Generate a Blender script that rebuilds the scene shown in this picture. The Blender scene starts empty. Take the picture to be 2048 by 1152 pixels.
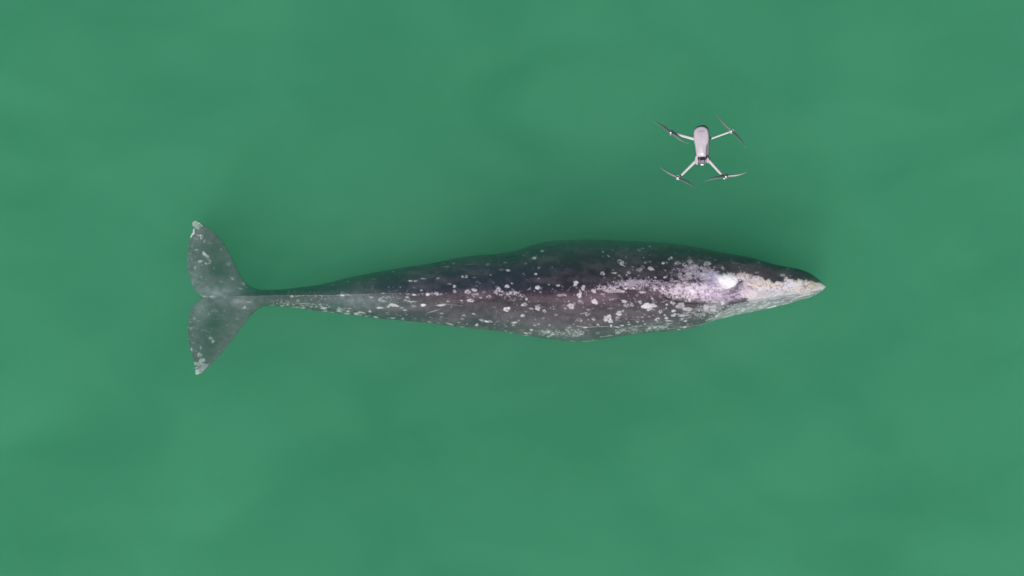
import bpy, math, random
import numpy as np
from mathutils import Vector, Matrix

# ---------------------------------------------------------------- camera, sky, sun, exposure
SC = bpy.context.scene
S = 0.0102            # metres on the water per pixel of the 2048 px wide plan drawing
CAM_H = 25.0
cam_d = bpy.data.cameras.new("camera")
cam = bpy.data.objects.new("camera", cam_d)
SC.collection.objects.link(cam)
cam.location = (0, 0, CAM_H)
cam.rotation_euler = (0, 0, 0)
cam_d.sensor_width = 36.0
cam_d.lens = 36.0 * CAM_H / (2048 * S)
cam_d.clip_end = 500
SC.camera = cam

SUN_EL = math.radians(42)
SUN_AZ = math.radians(-112)       # direction towards the sun in the plan, measured from +X
sun_dir = Vector((math.cos(SUN_AZ) * math.cos(SUN_EL), math.sin(SUN_AZ) * math.cos(SUN_EL), math.sin(SUN_EL)))
world = bpy.data.worlds.new("World")
SC.world = world
world.use_nodes = True
wn = world.node_tree
wn.nodes.clear()
sky = wn.nodes.new("ShaderNodeTexSky")
sky.sky_type = 'NISHITA'
sky.sun_disc = False
sky.sun_elevation = SUN_EL
sky.sun_rotation = math.atan2(sun_dir.x, sun_dir.y)
bg = wn.nodes.new("ShaderNodeBackground")
bg.inputs[1].default_value = 0.07
wo = wn.nodes.new("ShaderNodeOutputWorld")
wn.links.new(sky.outputs[0], bg.inputs[0])
wn.links.new(bg.outputs[0], wo.inputs[0])

sl = bpy.data.lights.new("sun", 'SUN')
sl.energy = 4.8
sl.angle = math.radians(0.6)
sl.color = (1.0, 0.95, 0.9)
so = bpy.data.objects.new("sun", sl)
SC.collection.objects.link(so)
so.rotation_euler = sun_dir.to_track_quat('Z', 'Y').to_euler()

SC.view_settings.view_transform = 'Standard'
SC.view_settings.look = 'None'
SC.view_settings.gamma = 1.0
SC.view_settings.exposure = 0.0
SC.render.engine = 'CYCLES'
SC.cycles.use_denoising = True
SC.cycles.max_bounces = 8
SC.cycles.volume_bounces = 5
SC.cycles.volume_step_rate = 1.0
SC.cycles.volume_max_steps = 256
SC.cycles.use_adaptive_sampling = False

rng = np.random.default_rng(7)


# ---------------------------------------------------------------- helpers
def tag(o, label=None, cat=None, group=None, kind=None):
    if label: o["label"] = label
    if cat: o["category"] = cat
    if group: o["group"] = group
    if kind: o["kind"] = kind
    return o


def link(name, me, parent=None, mat=None):
    o = bpy.data.objects.new(name, me)
    SC.collection.objects.link(o)
    if parent: o.parent = parent
    if mat: me.materials.append(mat)
    return o


def material(name):
    m = bpy.data.materials.new(name)
    m.use_nodes = True
    m.node_tree.nodes.clear()
    out = m.node_tree.nodes.new("ShaderNodeOutputMaterial")
    return m, m.node_tree, out


def smooth(me):
    me.polygons.foreach_set("use_smooth", np.ones(len(me.polygons), dtype=bool))


def box_mesh(name, x0, x1, y0, y1, z0, z1):
    v = [(x, y, z) for z in (z0, z1) for y in (y0, y1) for x in (x0, x1)]
    f = [(0, 2, 3, 1), (4, 5, 7, 6), (0, 1, 5, 4), (2, 6, 7, 3), (0, 4, 6, 2), (1, 3, 7, 5)]
    me = bpy.data.meshes.new(name)
    me.from_pydata(v, [], f)
    return me


def value_noise(x, y, seed):
    """smooth value noise at any coordinates"""
    r = np.random.default_rng(seed).random((512, 512))
    xi = np.floor(x).astype(int); yi = np.floor(y).astype(int)
    fx = x - xi; fy = y - yi
    fx = fx * fx * (3 - 2 * fx); fy = fy * fy * (3 - 2 * fy)
    a = r[yi & 511, xi & 511]; b = r[yi & 511, (xi + 1) & 511]
    c = r[(yi + 1) & 511, xi & 511]; d = r[(yi + 1) & 511, (xi + 1) & 511]
    return (a * (1 - fx) + b * fx) * (1 - fy) + (c * (1 - fx) + d * fx) * fy


def fbm(x, y, seed, octaves=4, gain=0.5):
    t = 0; amp = 1; tot = 0
    for k in range(octaves):
        t = t + amp * value_noise(x * 2 ** k + 17.3 * k, y * 2 ** k + 9.1 * k, seed + k)
        tot += amp; amp *= gain
    return t / tot


def sstep(a, b, x):
    t = np.clip((x - a) / (b - a), 0, 1)
    return t * t * (3 - 2 * t)


# ---------------------------------------------------------------- the sea
def build_water():
    m, nt, out = material("murky_green_water")
    pv = nt.nodes.new("ShaderNodeVolumePrincipled")
    tc = nt.nodes.new("ShaderNodeTexCoord")
    mp = nt.nodes.new("ShaderNodeMapping")
    mp.inputs["Scale"].default_value = (0.55, 0.9, 0.5)
    mp.inputs["Rotation"].default_value = (0, 0, 0.35)
    nz = nt.nodes.new("ShaderNodeTexNoise")
    nz.inputs["Scale"].default_value = 0.55
    nz.inputs["Detail"].default_value = 5.0
    nz.inputs["Roughness"].default_value = 0.62
    nz.inputs["Distortion"].default_value = 0.5
    rp = nt.nodes.new("ShaderNodeValToRGB")
    rp.color_ramp.elements[0].position = 0.36
    rp.color_ramp.elements[0].color = WATER_A
    rp.color_ramp.elements[1].position = 0.64
    rp.color_ramp.elements[1].color = WATER_B
    nt.links.new(tc.outputs["Object"], mp.inputs[0])
    nt.links.new(mp.outputs[0], nz.inputs["Vector"])
    nt.links.new(nz.outputs[0], rp.inputs[0])
    nt.links.new(rp.outputs[0], pv.inputs["Color"])
    pv.inputs["Density"].default_value = WATER_DENSITY
    pv.inputs["Anisotropy"].default_value = 0.0
    pv.inputs["Absorption Color"].default_value = (0, 0, 0, 1)
    nt.links.new(pv.outputs[0], out.inputs["Volume"])
    me = box_mesh("surface_water", -45, 45, -45, 45, -7.0, 0.0)
    o = link("surface_water", me, None, m)
    tag(o, kind="structure")

    # the dark unlit water underneath, a sheet out of reach of the light
    m2, nt2, out2 = material("deep_water")
    b = nt2.nodes.new("ShaderNodeBsdfPrincipled")
    n2 = nt2.nodes.new("ShaderNodeTexNoise")
    n2.inputs["Scale"].default_value = 0.2
    r2 = nt2.nodes.new("ShaderNodeValToRGB")
    r2.color_ramp.elements[0].color = (0.01, 0.10, 0.05, 1)
    r2.color_ramp.elements[1].color = (0.02, 0.14, 0.07, 1)
    nt2.links.new(n2.outputs[0], r2.inputs[0])
    nt2.links.new(r2.outputs[0], b.inputs["Base Color"])
    b.inputs["Roughness"].default_value = 0.9
    nt2.links.new(b.outputs[0], out2.inputs[0])
    n = 60
    g = np.linspace(-250, 250, n)
    X, Y = np.meshgrid(g, g)
    Z = -7.4 + 0.3 * (fbm(X * 0.05 + 40, Y * 0.05 + 40, 3) - 0.5)
    v = np.stack([X, Y, Z], -1).reshape(-1, 3)
    f = [(j * n + i, j * n + i + 1, (j + 1) * n + i + 1, (j + 1) * n + i) for j in range(n - 1) for i in range(n - 1)]
    me = bpy.data.meshes.new("water")
    me.from_pydata(v.tolist(), [], f)
    smooth(me)
    tag(link("water", me, None, m2), kind="structure")


WATER_DENSITY = 0.52
WATER_A = (0.185, 0.655, 0.435, 1)
WATER_B = (0.275, 0.790, 0.550, 1)
build_water()


# ---------------------------------------------------------------- the grey whale: markings
RX0, RX1, RY0, RY1, RR = 366, 1664, 428, 762, 2     # plan window of the markings, samples per plan pixel
W = (RX1 - RX0) * RR; H = (RY1 - RY0) * RR
gx, gy = np.meshgrid(RX0 + (np.arange(W) + 0.5) / RR, RY0 + (np.arange(H) + 0.5) / RR)


def curve(knots, x):
    """smooth interpolation through knots (Catmull-Rom like, monotone x)"""
    k = np.array(knots, float)
    xs, ys = k[:, 0], k[:, 1]
    m = np.gradient(ys, xs)
    i = np.clip(np.searchsorted(xs, x) - 1, 0, len(xs) - 2)
    h = xs[i + 1] - xs[i]
    t = np.clip((x - xs[i]) / h, 0, 1)
    return ((2 * t**3 - 3 * t**2 + 1) * ys[i] + (t**3 - 2 * t**2 + t) * h * m[i]
            + (-2 * t**3 + 3 * t**2) * ys[i + 1] + (t**3 - t**2) * h * m[i + 1])


TOP = [(430, 588), (470, 584), (500, 580), (530, 579.5), (560, 579), (600, 574.5), (640, 569), (700, 554.5), (760, 543), (800, 536), (860, 527),
       (900, 519), (950, 511), (1000, 507), (1030, 502), (1060, 491.5), (1080, 486.5), (1110, 482), (1150, 479.5), (1200, 479.5), (1250, 481.5),
       (1300, 483.5), (1350, 488), (1400, 496), (1450, 506), (1500, 515), (1550, 529), (1580, 534.7), (1600, 539), (1620, 547),
       (1635, 557.5), (1645, 566), (1651.5, 573)]
BOT = [(430, 594), (470, 600), (500, 607), (530, 612), (560, 613), (580, 614), (620, 620), (660, 625), (700, 630), (760, 637.5), (800, 641), (860, 646.5),
       (900, 652), (950, 658), (1000, 663), (1040, 670), (1080, 676), (1120, 681), (1150, 683.5), (1180, 682.5), (1200, 679), (1240, 673),
       (1270, 668.5), (1300, 665), (1350, 661.5), (1390, 654), (1420, 643), (1450, 635.5), (1480, 628.5), (1500, 625), (1530, 618.5),
       (1570, 609), (1600, 600), (1620, 594.5), (1635, 587), (1645, 580.5), (1651.5, 574)]
RIDGE = [(430, 592), (500, 592), (560, 590.5), (700, 589), (760, 586), (860, 586), (1000, 587), (1100, 589), (1180, 586), (1280, 580),
         (1380, 572), (1480, 566), (1560, 566), (1620, 567), (1651.5, 573.5)]
RIDGE_Z = [(430, -0.66), (470, -0.50), (520, -0.41), (580, -0.36), (640, -0.30), (760, -0.18), (860, -0.08), (1000, -0.05), (1200, -0.03),
           (1400, -0.03), (1480, -0.04), (1560, -0.10), (1620, -0.18), (1651.5, -0.32)]

alb = np.zeros((H, W, 3)); hgt = np.zeros((H, W))
# skin: charcoal with long faint streaks, warmer along the spine
n1 = fbm(gx / 60, gy / 14, 11, 5); n2 = fbm(gx / 9, gy / 7, 21, 4); n3 = fbm(gx / 2.6, gy / 2.2, 31, 3)
n4 = fbm(gx / 1.3, gy / 1.3, 37, 2)
dark = np.array([0.026, 0.018, 0.034]); lite = np.array([0.108, 0.078, 0.098])
mix = np.clip(0.25 + 1.5 * (n1 - 0.5) + 0.8 * (n2 - 0.5) + 0.5 * (n3 - 0.5), 0, 1)
ridge_y = curve(RIDGE, gx)
side = sstep(-14, 12, gy - ridge_y)
mix = np.clip(mix + 0.10 * side + 0.30 * side * sstep(980, 1150, gx), 0, 1)  # sunlit lower flank painted lighter, more so towards the front
alb[:] = (dark + (lite - dark) * mix[..., None]) * 0.88
band = np.exp(-((gy - ridge_y - 4) / (9 + 10 * sstep(1000, 1250, gx))) ** 2) * sstep(690, 800, gx) * (1 - sstep(1290, 1400, gx))
alb += (band * (0.35 + 1.1 * (n1 - 0.3)))[..., None] * np.array([0.055, 0.026, 0.032])
cool = (1 - side) * sstep(520, 620, gx) * (1 - sstep(1000, 1200, gx))  # bluish sky light on the rear upper flank, painted into the skin
alb[:] = alb + (cool * 0.5)[..., None] * np.array([0.0, 0.012, 0.028])
blue = np.exp(-((gx - 720) / 75) ** 2 - ((gy - 600) / 15) ** 2)      # paler grazed stretch of the tail stock
alb += (blue * (0.5 + n2))[..., None] * np.array([0.075, 0.085, 0.095])
# flukes: even slate grey with paler centre root and trailing edge
fl = 1 - sstep(470, 540, gx)
fc = np.array([0.120, 0.080, 0.118]) * (0.45 + 1.1 * n2 + 0.3 * (n3 - 0.5))[..., None]
d1 = np.exp(-((gx - 438) / 26) ** 2 - ((gy - 540) / 20) ** 2) + np.exp(-((gx - 425) / 26) ** 2 - ((gy - 500) / 24) ** 2) * 0.7
d2 = np.exp(-((gx - 428) / 24) ** 2 - ((gy - 645) / 20) ** 2) + np.exp(-((gx - 418) / 20) ** 2 - ((gy - 690) / 26) ** 2) * 0.8
p1 = np.exp(-((gx - 430) / 34) ** 2 - ((gy - 585) / 11) ** 2) + np.exp(-((gx - 400) / 14) ** 2 - ((gy - 622) / 22) ** 2) * 0.8
p1 += np.exp(-((gx - 392) / 12) ** 2 - ((gy - 560) / 26) ** 2) * 0.5 + np.exp(-((gx - 480) / 30) ** 2 - ((gy - 603) / 9) ** 2) * 0.6
fc = fc * (1 - 0.68 * np.clip(d1 + d2, 0, 1))[..., None] + (np.clip(p1, 0, 1) * (0.4 + n2))[..., None] * np.array([0.15, 0.15, 0.17])
alb = alb * (1 - fl[..., None]) + fc * fl[..., None]


def window(x, y, r):
    i0 = max(0, int((x - r - RX0) * RR)); i1 = min(W, int((x + r - RX0) * RR) + 2)
    j0 = max(0, int((y - r - RY0) * RR)); j1 = min(H, int((y + r - RY0) * RR) + 2)
    return slice(j0, j1), slice(i0, i1)


WHITE = np.array([0.86, 0.78, 0.85])


def paint(sl_, mask, col, raise_=0.0):
    alb[sl_] = alb[sl_] * (1 - mask[..., None]) + np.asarray(col) * mask[..., None]
    hgt[sl_] += mask * raise_


def spot(x, y, rx, ry=None, a=1.0, ring=0.0, ang=0.0, col=WHITE, soft=1.1, rough=0.24):
    """one barnacle scar or colony: irregular outline, optional darker middle"""
    ry = ry or rx
    r = max(rx, ry) * 1.5 + 2
    w = window(x, y, r)
    X = gx[w] - x; Y = gy[w] - y
    if X.size == 0: return
    if col is WHITE: col = WHITE * (0.62 + 0.38 * rng.random()); a = a * (0.8 + 0.2 * rng.random())
    c, s_ = math.cos(ang), math.sin(ang)
    u = (X * c + Y * s_) / rx; v = (-X * s_ + Y * c) / ry
    rad = np.sqrt(u * u + v * v); th = np.arctan2(v, u)
    ph = rng.random(4) * 6.28
    edge = 1 + rough * (0.6 * np.sin(2 * th + ph[0]) + 0.5 * np.sin(3 * th + ph[1]) + 0.4 * np.sin(5 * th + ph[2]))
    d = rad / edge
    sw = soft / max(1.0, min(rx, ry))
    dn = d + 0.22 * (n3[w] - 0.5) + 0.30 * (n4[w] - 0.5)
    m = 1 - sstep(1 - sw * 1.0, 1 + sw * 0.7, dn * 1.06)
    if ring > 0:
        m = m * (1 - ring * (1 - sstep(0.30, 0.78, rad + 0.25 * np.sin(th + ph[3]))))
    tex = 0.80 + 0.55 * (n3[w] - 0.45) + 0.7 * (n4[w] - 0.5)
    paint(w, np.clip(m * a * tex, 0, 1), col, 0.006)


def scratch(x0, y0, x1, y1, wd=0.8, a=0.7, bend=0.0, col=WHITE):
    n = max(3, int(math.hypot(x1 - x0, y1 - y0) / 1.2))
    for k in range(n + 1):
        t = k / n
        b = bend * 4 * t * (1 - t)
        nx, ny = -(y1 - y0), (x1 - x0); L = math.hypot(nx, ny) or 1
        x = x0 + (x1 - x0) * t + nx / L * b; y = y0 + (y1 - y0) * t + ny / L * b
        spot(x, y, wd * (0.6 + 0.6 * rng.random()), wd * 0.8, a * (0.55 + 0.45 * rng.random()), col=col, rough=0.1)


def colony(x, y, rx, ry, n, a=1.0, ang=0.0, r0=2.2, col=WHITE):
    for k in range(n):
        t = rng.random() * 6.283; q = math.sqrt(rng.random()) * 0.75
        dx, dy = rx * q * math.cos(t), ry * q * math.sin(t)
        c, s_ = math.cos(ang), math.sin(ang)
        spot(x + dx * c - dy * s_, y + dx * s_ + dy * c, r0 * (0.7 + 0.6 * rng.random()), None, a * (0.75 + 0.25 * rng.random()), ring=0.35 * (rng.random() < 0.5), col=col)


# --- pale speckled blotches over spine and head, as thresholded noise in soft regions
def blotch(cx, cy, rx, ry, ang, level, amount, col, seed, sx=2.2, sy=2.0):
    r = max(rx, ry) * 1.9
    w = window(cx, cy, r)
    X = gx[w] - cx; Y = gy[w] - cy
    c, s_ = math.cos(ang), math.sin(ang)
    d = np.sqrt(((X * c + Y * s_) / rx) ** 2 + ((-X * s_ + Y * c) / ry) ** 2)
    nn = fbm(gx[w] / sx, gy[w] / sy, seed, 3, 0.6) * 0.6 + fbm(gx[w] / 9, gy[w] / 6, seed + 9, 3) * 0.4
    f = 1 - sstep(0.35, 1.55, d)
    m = sstep(level, level + 0.11, nn + 0.42 * f - 0.20) * np.clip(f * 2.2, 0, 1)
    paint(w, np.clip(m * amount, 0, 1), col, 0.008)


LILAC = np.array([0.48, 0.39, 0.48]); PINK = np.array([0.62, 0.49, 0.57]); CREAM = np.array([0.60, 0.50, 0.46])
blotch(1466, 590, 30, 13, -0.15, 0.40, 0.85, np.array([0.16, 0.11, 0.165]), 95, 4, 3)
blotch(1385, 581, 72, 21, 0.04, 0.47, 0.75, np.array([0.24, 0.18, 0.23]), 99, 3.4, 2.6)
blotch(1385, 581, 68, 20, 0.04, 0.58, 0.85, np.array([0.62, 0.52, 0.60]), 101, 2.9, 2.6)
blotch(1350, 576, 52, 14, -0.05, 0.66, 0.85, PINK, 111)
blotch(1370, 578, 90, 20, 0.02, 0.74, 0.7, np.array([0.09, 0.06, 0.09]), 115, 3.2, 2.6)
blotch(1430, 585, 44, 26, 0.0, 0.54, 0.85, np.array([0.42, 0.33, 0.44]), 121, 2.4, 2.2)
blotch(1400, 578, 60, 16, 0.0, 0.66, 0.85, np.array([0.74, 0.63, 0.72]), 125, 2.0, 2.0)
blotch(1225, 577, 52, 10, 0.03, 0.68, 0.85, PINK, 131)
blotch(1280, 568, 70, 14, 0.0, 0.60, 0.75, LILAC, 141, 1.8, 1.7)
blotch(1395, 545, 60, 24, 0.05, 0.63, 0.7, LILAC, 151, 2.2, 2.0)
blotch(1425, 556, 26, 16, 0.2, 0.50, 0.8, np.array([0.40, 0.36, 0.48]), 161, 2.4, 2.2)
blotch(1012, 586, 44, 8, 0.0, 0.74, 0.75, PINK, 171, 1.8, 1.7)
blotch(850, 588, 70, 4, 0.0, 0.72, 0.5, LILAC, 181, 1.8, 1.4)
blotch(1430, 612, 34, 12, -0.1, 0.55, 0.6, np.array([0.34, 0.33, 0.34]), 191, 2.4, 2.0)
blotch(1395, 627, 60, 18, -0.1, 0.72, 0.55, np.array([0.42, 0.42, 0.42]), 201, 1.8, 1.5)
blotch(1130, 665, 90, 12, 0.03, 0.70, 0.5, np.array([0.42, 0.44, 0.44]), 211, 3.0, 1.3)
blotch(1290, 655, 90, 12, -0.12, 0.70, 0.55, np.array([0.42, 0.44, 0.44]), 221, 3.2, 1.4)
blotch(640, 612, 90, 6, 0.1, 0.72, 0.5, np.array([0.40, 0.44, 0.44]), 231, 2.5, 1.2)
blotch(790, 600, 60, 12, 0.1, 0.74, 0.5, np.array([0.40, 0.42, 0.44]), 241, 3.0, 1.4)


def poly_mask(pts, soft=1.2, jitter=2.0, seed=5):
    p = np.array(pts, float)
    x0, y0 = p.min(0) - 8; x1, y1 = p.max(0) + 8
    w = (slice(max(0, int((y0 - RY0) * RR)), min(H, int((y1 - RY0) * RR))), slice(max(0, int((x0 - RX0) * RR)), min(W, int((x1 - RX0) * RR))))
    X = gx[w] + jitter * (fbm(gx[w] / 3.2, gy[w] / 3.2, seed, 3) - 0.5) * 2
    Y = gy[w] + jitter * (fbm(gx[w] / 3.2, gy[w] / 3.2, seed + 50, 3) - 0.5) * 2
    inside = np.zeros(X.shape, bool); dist = np.full(X.shape, 1e9)
    for k in range(len(p)):
        a, b = p[k], p[(k + 1) % len(p)]
        cond = ((a[1] > Y) != (b[1] > Y)) & (X < (b[0] - a[0]) * (Y - a[1]) / ((b[1] - a[1]) or 1e-9) + a[0])
        inside ^= cond
        t = np.clip(((X - a[0]) * (b[0] - a[0]) + (Y - a[1]) * (b[1] - a[1])) / (((b - a) ** 2).sum() or 1), 0, 1)
        dist = np.minimum(dist, np.hypot(X - a[0] - t * (b[0] - a[0]), Y - a[1] - t * (b[1] - a[1])))
    sd = np.where(inside, dist, -dist)
    return w, sstep(-soft, soft, sd)


# pale lower jaw and lip
w, m = poly_mask([(1405, 652), (1440, 626), (1470, 609), (1505, 601), (1560, 588), (1620, 577), (1655, 572), (1655, 600), (1600, 612), (1500, 640), (1420, 655)], 3.0, 2.5, 301)
tx = 0.55 + 0.9 * (fbm(gx[w] / 14, gy[w] / 3, 305, 4) - 0.3)
paint(w, np.clip(m * 0.85, 0, 1), (0.24, 0.25, 0.26), 0)
st = sstep(0.52, 0.66, fbm(gx[w] / 9 + gy[w] / 20, gy[w] / 2.2 + gx[w] / 9, 311, 4))
paint(w, m * st * 0.55, (0.52, 0.56, 0.56), 0.003)
st = sstep(0.56, 0.66, fbm(gx[w] / 4, gy[w] / 2.2 + gx[w] / 12, 316, 4))
paint(w, m * st * 0.5, (0.10, 0.10, 0.11), -0.003)
# greyish side below the cream of the rostrum
w, m = poly_mask([(1493, 600), (1500, 588), (1560, 578), (1640, 574), (1648, 579), (1600, 590), (1540, 598), (1505, 606)], 2.0, 2.5, 321)
paint(w, m * 0.8, (0.44, 0.41, 0.44), 0.004)
# cream barnacle crust on the rostrum
crust = [(1476, 556), (1474, 549), (1482, 544.5), (1494, 547.5), (1507, 550), (1519, 553.5), (1531, 560), (1540, 558.5), (1546, 566), (1553, 562), (1566, 565),
         (1570, 556), (1582, 557.5), (1594, 564), (1598, 558.5), (1607, 563), (1613, 559), (1622, 563), (1634, 565), (1644, 566.5), (1652, 573),
         (1644, 579), (1628, 581), (1602, 585), (1561, 587), (1530, 595), (1508, 599), (1499, 597), (1493, 588), (1497, 576), (1505, 571), (1490, 566), (1486, 560)]
w, m = poly_mask(crust, 1.6, 4.2, 331)
paint(w, m * 0.96, (0.68, 0.58, 0.58), 0.012)
wv = fbm(gx[w] / 8, gy[w] / 5, 335, 3)
paint(w, m * sstep(0.45, 0.60, wv) * 0.75 * (1 - sstep(578, 588, gy[w])), (0.70, 0.53, 0.41), 0.0)
paint(w, m * sstep(0.47, 0.62, fbm(gx[w] / 11, gy[w] / 6, 345, 3)) * 0.75, (0.72, 0.65, 0.78), 0.0)
pit = sstep(0.52, 0.66, fbm(gx[w] / 2.4, gy[w] / 2.2, 341, 2))
paint(w, m * pit * 0.7 * sstep(0.38, 0.55, fbm(gx[w] / 12, gy[w] / 8, 343, 2)), (0.20, 0.15, 0.15), -0.010)
low_ = sstep(574, 588, gy[w] + 5 * (fbm(gx[w] / 6, gy[w] / 4, 347, 3) - 0.5))
paint(w, m * low_ * 0.7, (0.40, 0.37, 0.40), 0.0)
# ragged darker lilac notch lines behind the crust
for (a, b, c, d, e) in ((1478, 560, 1487, 568, 0.5), (1487, 566, 1510, 569, -1.5), (1450, 580, 1482, 572, 1), (1452, 588, 1486, 580, 1), (1460, 595, 1490, 585, 0),
                        (1488, 570, 1494, 592, 0.5), (1500, 568, 1510, 571, 0.3), (1540, 601, 1600, 590, 1)):
    scratch(a, b, c, d, 1.1, 0.7, e, (0.12, 0.08, 0.13))
# bright white soft-edged patch behind the blowholes
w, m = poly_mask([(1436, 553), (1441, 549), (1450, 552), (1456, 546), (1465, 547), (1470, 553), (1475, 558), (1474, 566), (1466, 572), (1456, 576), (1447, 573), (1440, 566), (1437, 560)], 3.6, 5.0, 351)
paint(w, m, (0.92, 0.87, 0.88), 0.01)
blotch(1447, 562, 24, 18, 0.1, 0.52, 0.75, np.array([0.66, 0.58, 0.66]), 355, 3.0, 2.4)
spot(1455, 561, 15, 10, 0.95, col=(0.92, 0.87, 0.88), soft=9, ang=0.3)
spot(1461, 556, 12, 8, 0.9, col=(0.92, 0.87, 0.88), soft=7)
blotch(1478, 590, 22, 12, -0.3, 0.66, 0.75, np.array([0.50, 0.40, 0.54]), 357, 2.6, 1.6)
blotch(1492, 578, 12, 14, 0.3, 0.52, 0.7, np.array([0.34, 0.27, 0.40]), 359, 2.6, 2.2)
spot(1432, 556, 7, 8, 0.5, col=(0.6, 0.54, 0.66)); spot(1478, 551, 8, 5, 0.7, col=(0.55, 0.46, 0.46)); spot(1506, 586, 9, 8, 0.8, col=(0.72, 0.58, 0.56))
# blowholes: two slits, and the long fold above the flipper, their recess shade painted dark
for (a, b, c, d) in ((1479, 559, 1486, 565), (1478, 564, 1485, 569)):
    scratch(a, b, c, d, 1.3, 0.95, 0.3, (0.035, 0.02, 0.035))
spot(1480, 560.5, 2.4, 1.9, 0.9)
blotch(1484, 574, 9, 12, 0.4, 0.50, 0.75, np.array([0.42, 0.34, 0.44]), 381, 3.0, 2.2)
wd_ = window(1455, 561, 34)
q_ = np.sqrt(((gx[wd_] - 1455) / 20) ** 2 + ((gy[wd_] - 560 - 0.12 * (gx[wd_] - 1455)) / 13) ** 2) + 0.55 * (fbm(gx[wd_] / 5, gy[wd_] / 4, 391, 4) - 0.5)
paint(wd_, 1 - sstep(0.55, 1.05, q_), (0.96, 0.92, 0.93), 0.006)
blotch(1494, 584, 12, 13, 0.2, 0.48, 0.85, np.array([0.60, 0.50, 0.56]), 371, 3.2, 2.4)
blotch(1498, 566, 16, 7, 0.2, 0.50, 0.8, np.array([0.60, 0.50, 0.50]), 377, 3.2, 2.0)


def groove(pts, wd, depth, dk=0.8):
    p = np.array(pts, float)
    w = window(p[:, 0].mean(), p[:, 1].mean(), np.ptp(p[:, 0]) / 2 + 8)
    dist = np.full(gx[w].shape, 1e9)
    for a, b in zip(p[:-1], p[1:]):
        t = np.clip(((gx[w] - a[0]) * (b[0] - a[0]) + (gy[w] - a[1]) * (b[1] - a[1])) / ((b - a) ** 2).sum(), 0, 1)
        dist = np.minimum(dist, np.hypot(gx[w] - a[0] - t * (b[0] - a[0]), gy[w] - a[1] - t * (b[1] - a[1])))
    g = np.exp(-(dist / wd) ** 2)
    paint(w, g * dk, (0.03, 0.02, 0.025), 0)  # crease shade painted dark along the groove
    hgt[w] -= g * depth


GROOVE = [(1327, 588), (1331, 595), (1342, 599), (1354, 603), (1369, 603), (1378, 606), (1398, 607)]

# --- barnacle scars read from the photograph: (origin x, origin y, scale) then x, y, rx, ry, strength, ring
def batch(ox, oy, sc, rows):
    for r in rows:
        x, y, rx, ry, a = r[:5]
        spot(ox + x / sc, oy + y / sc, rx / sc, ry / sc, a, ring=min(0.95, 1.5 * r[5]) if len(r) > 5 else 0.25, ang=r[6] if len(r) > 6 else 0)


batch(1200, 480, 11.52, [(70, 270, 26, 20, .7), (195, 370, 34, 18, .8, 0, .5), (292, 236, 18, 14, .5), (600, 400, 18, 14, .7), (290, 438, 16, 14, .4),
    (450, 490, 60, 45, .55, .6), (510, 540, 58, 50, .9, .35), (565, 600, 28, 12, .7, 0, .5), (605, 545, 16, 14, .5), (60, 770, 50, 52, .9, .4), (100, 865, 22, 14, .6),
    (330, 760, 56, 24, .95, .2, -.1), (450, 820, 34, 18, .6, 0, .5), (650, 750, 30, 30, .8, .3), (690, 745, 30, 40, .45, .7), (615, 803, 20, 18, 1), (690, 853, 40, 8, .6),
    (505, 873, 16, 14, .7), (345, 875, 12, 18, .5), (755, 620, 36, 14, .4), (755, 685, 14, 14, .5), (870, 200, 1, 1, .1), (880, 225, 34, 18, .5), (915, 245, 24, 18, .8), (985, 190, 36, 18, .7, .4),
    (1148, 145, 30, 16, .95), (895, 690, 60, 50, .35, 0, -.5), (980, 620, 44, 44, .5, .6), (955, 675, 30, 28, .95, .4), (1045, 520, 32, 26, .7, .4), (1150, 500, 40, 20, .25),
    (1000, 408, 14, 12, .6), (1170, 655, 74, 46, .95, .1, .5), (1180, 680, 34, 30, .9, .5), (1455, 530, 36, 32, .95, .4), (1545, 525, 22, 20, .5, .5), (1590, 440, 22, 20, .9),
    (1507, 700, 16, 16, .8), (1123, 852, 18, 18, .8), (1275, 862, 28, 26, .9), (1500, 858, 36, 22, .8), (1540, 830, 18, 20, .6), (950, 940, 40, 40, .6, .5), (1065, 932, 28, 14, .8),
    (1100, 1030, 42, 36, .8, .5), (605, 1005, 52, 40, .9, .2), (355, 1080, 46, 44, 1, .2), (605, 1110, 28, 26, .95), (775, 1110, 36, 30, .95), (200, 1035, 34, 34, .8, .2), (90, 1090, 70, 40, .75, .2),
    (435, 975, 18, 18, .7), (465, 1025, 26, 26, .6), (320, 960, 26, 22, .5, .5), (720, 950, 40, 24, .4, .4), (1260, 1060, 34, 32, 1), (1255, 1125, 34, 30, 1), (1460, 1105, 36, 30, .8, .2), (1390, 930, 16, 14, .7), (890, 820, 32, 20, .4)])
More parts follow.
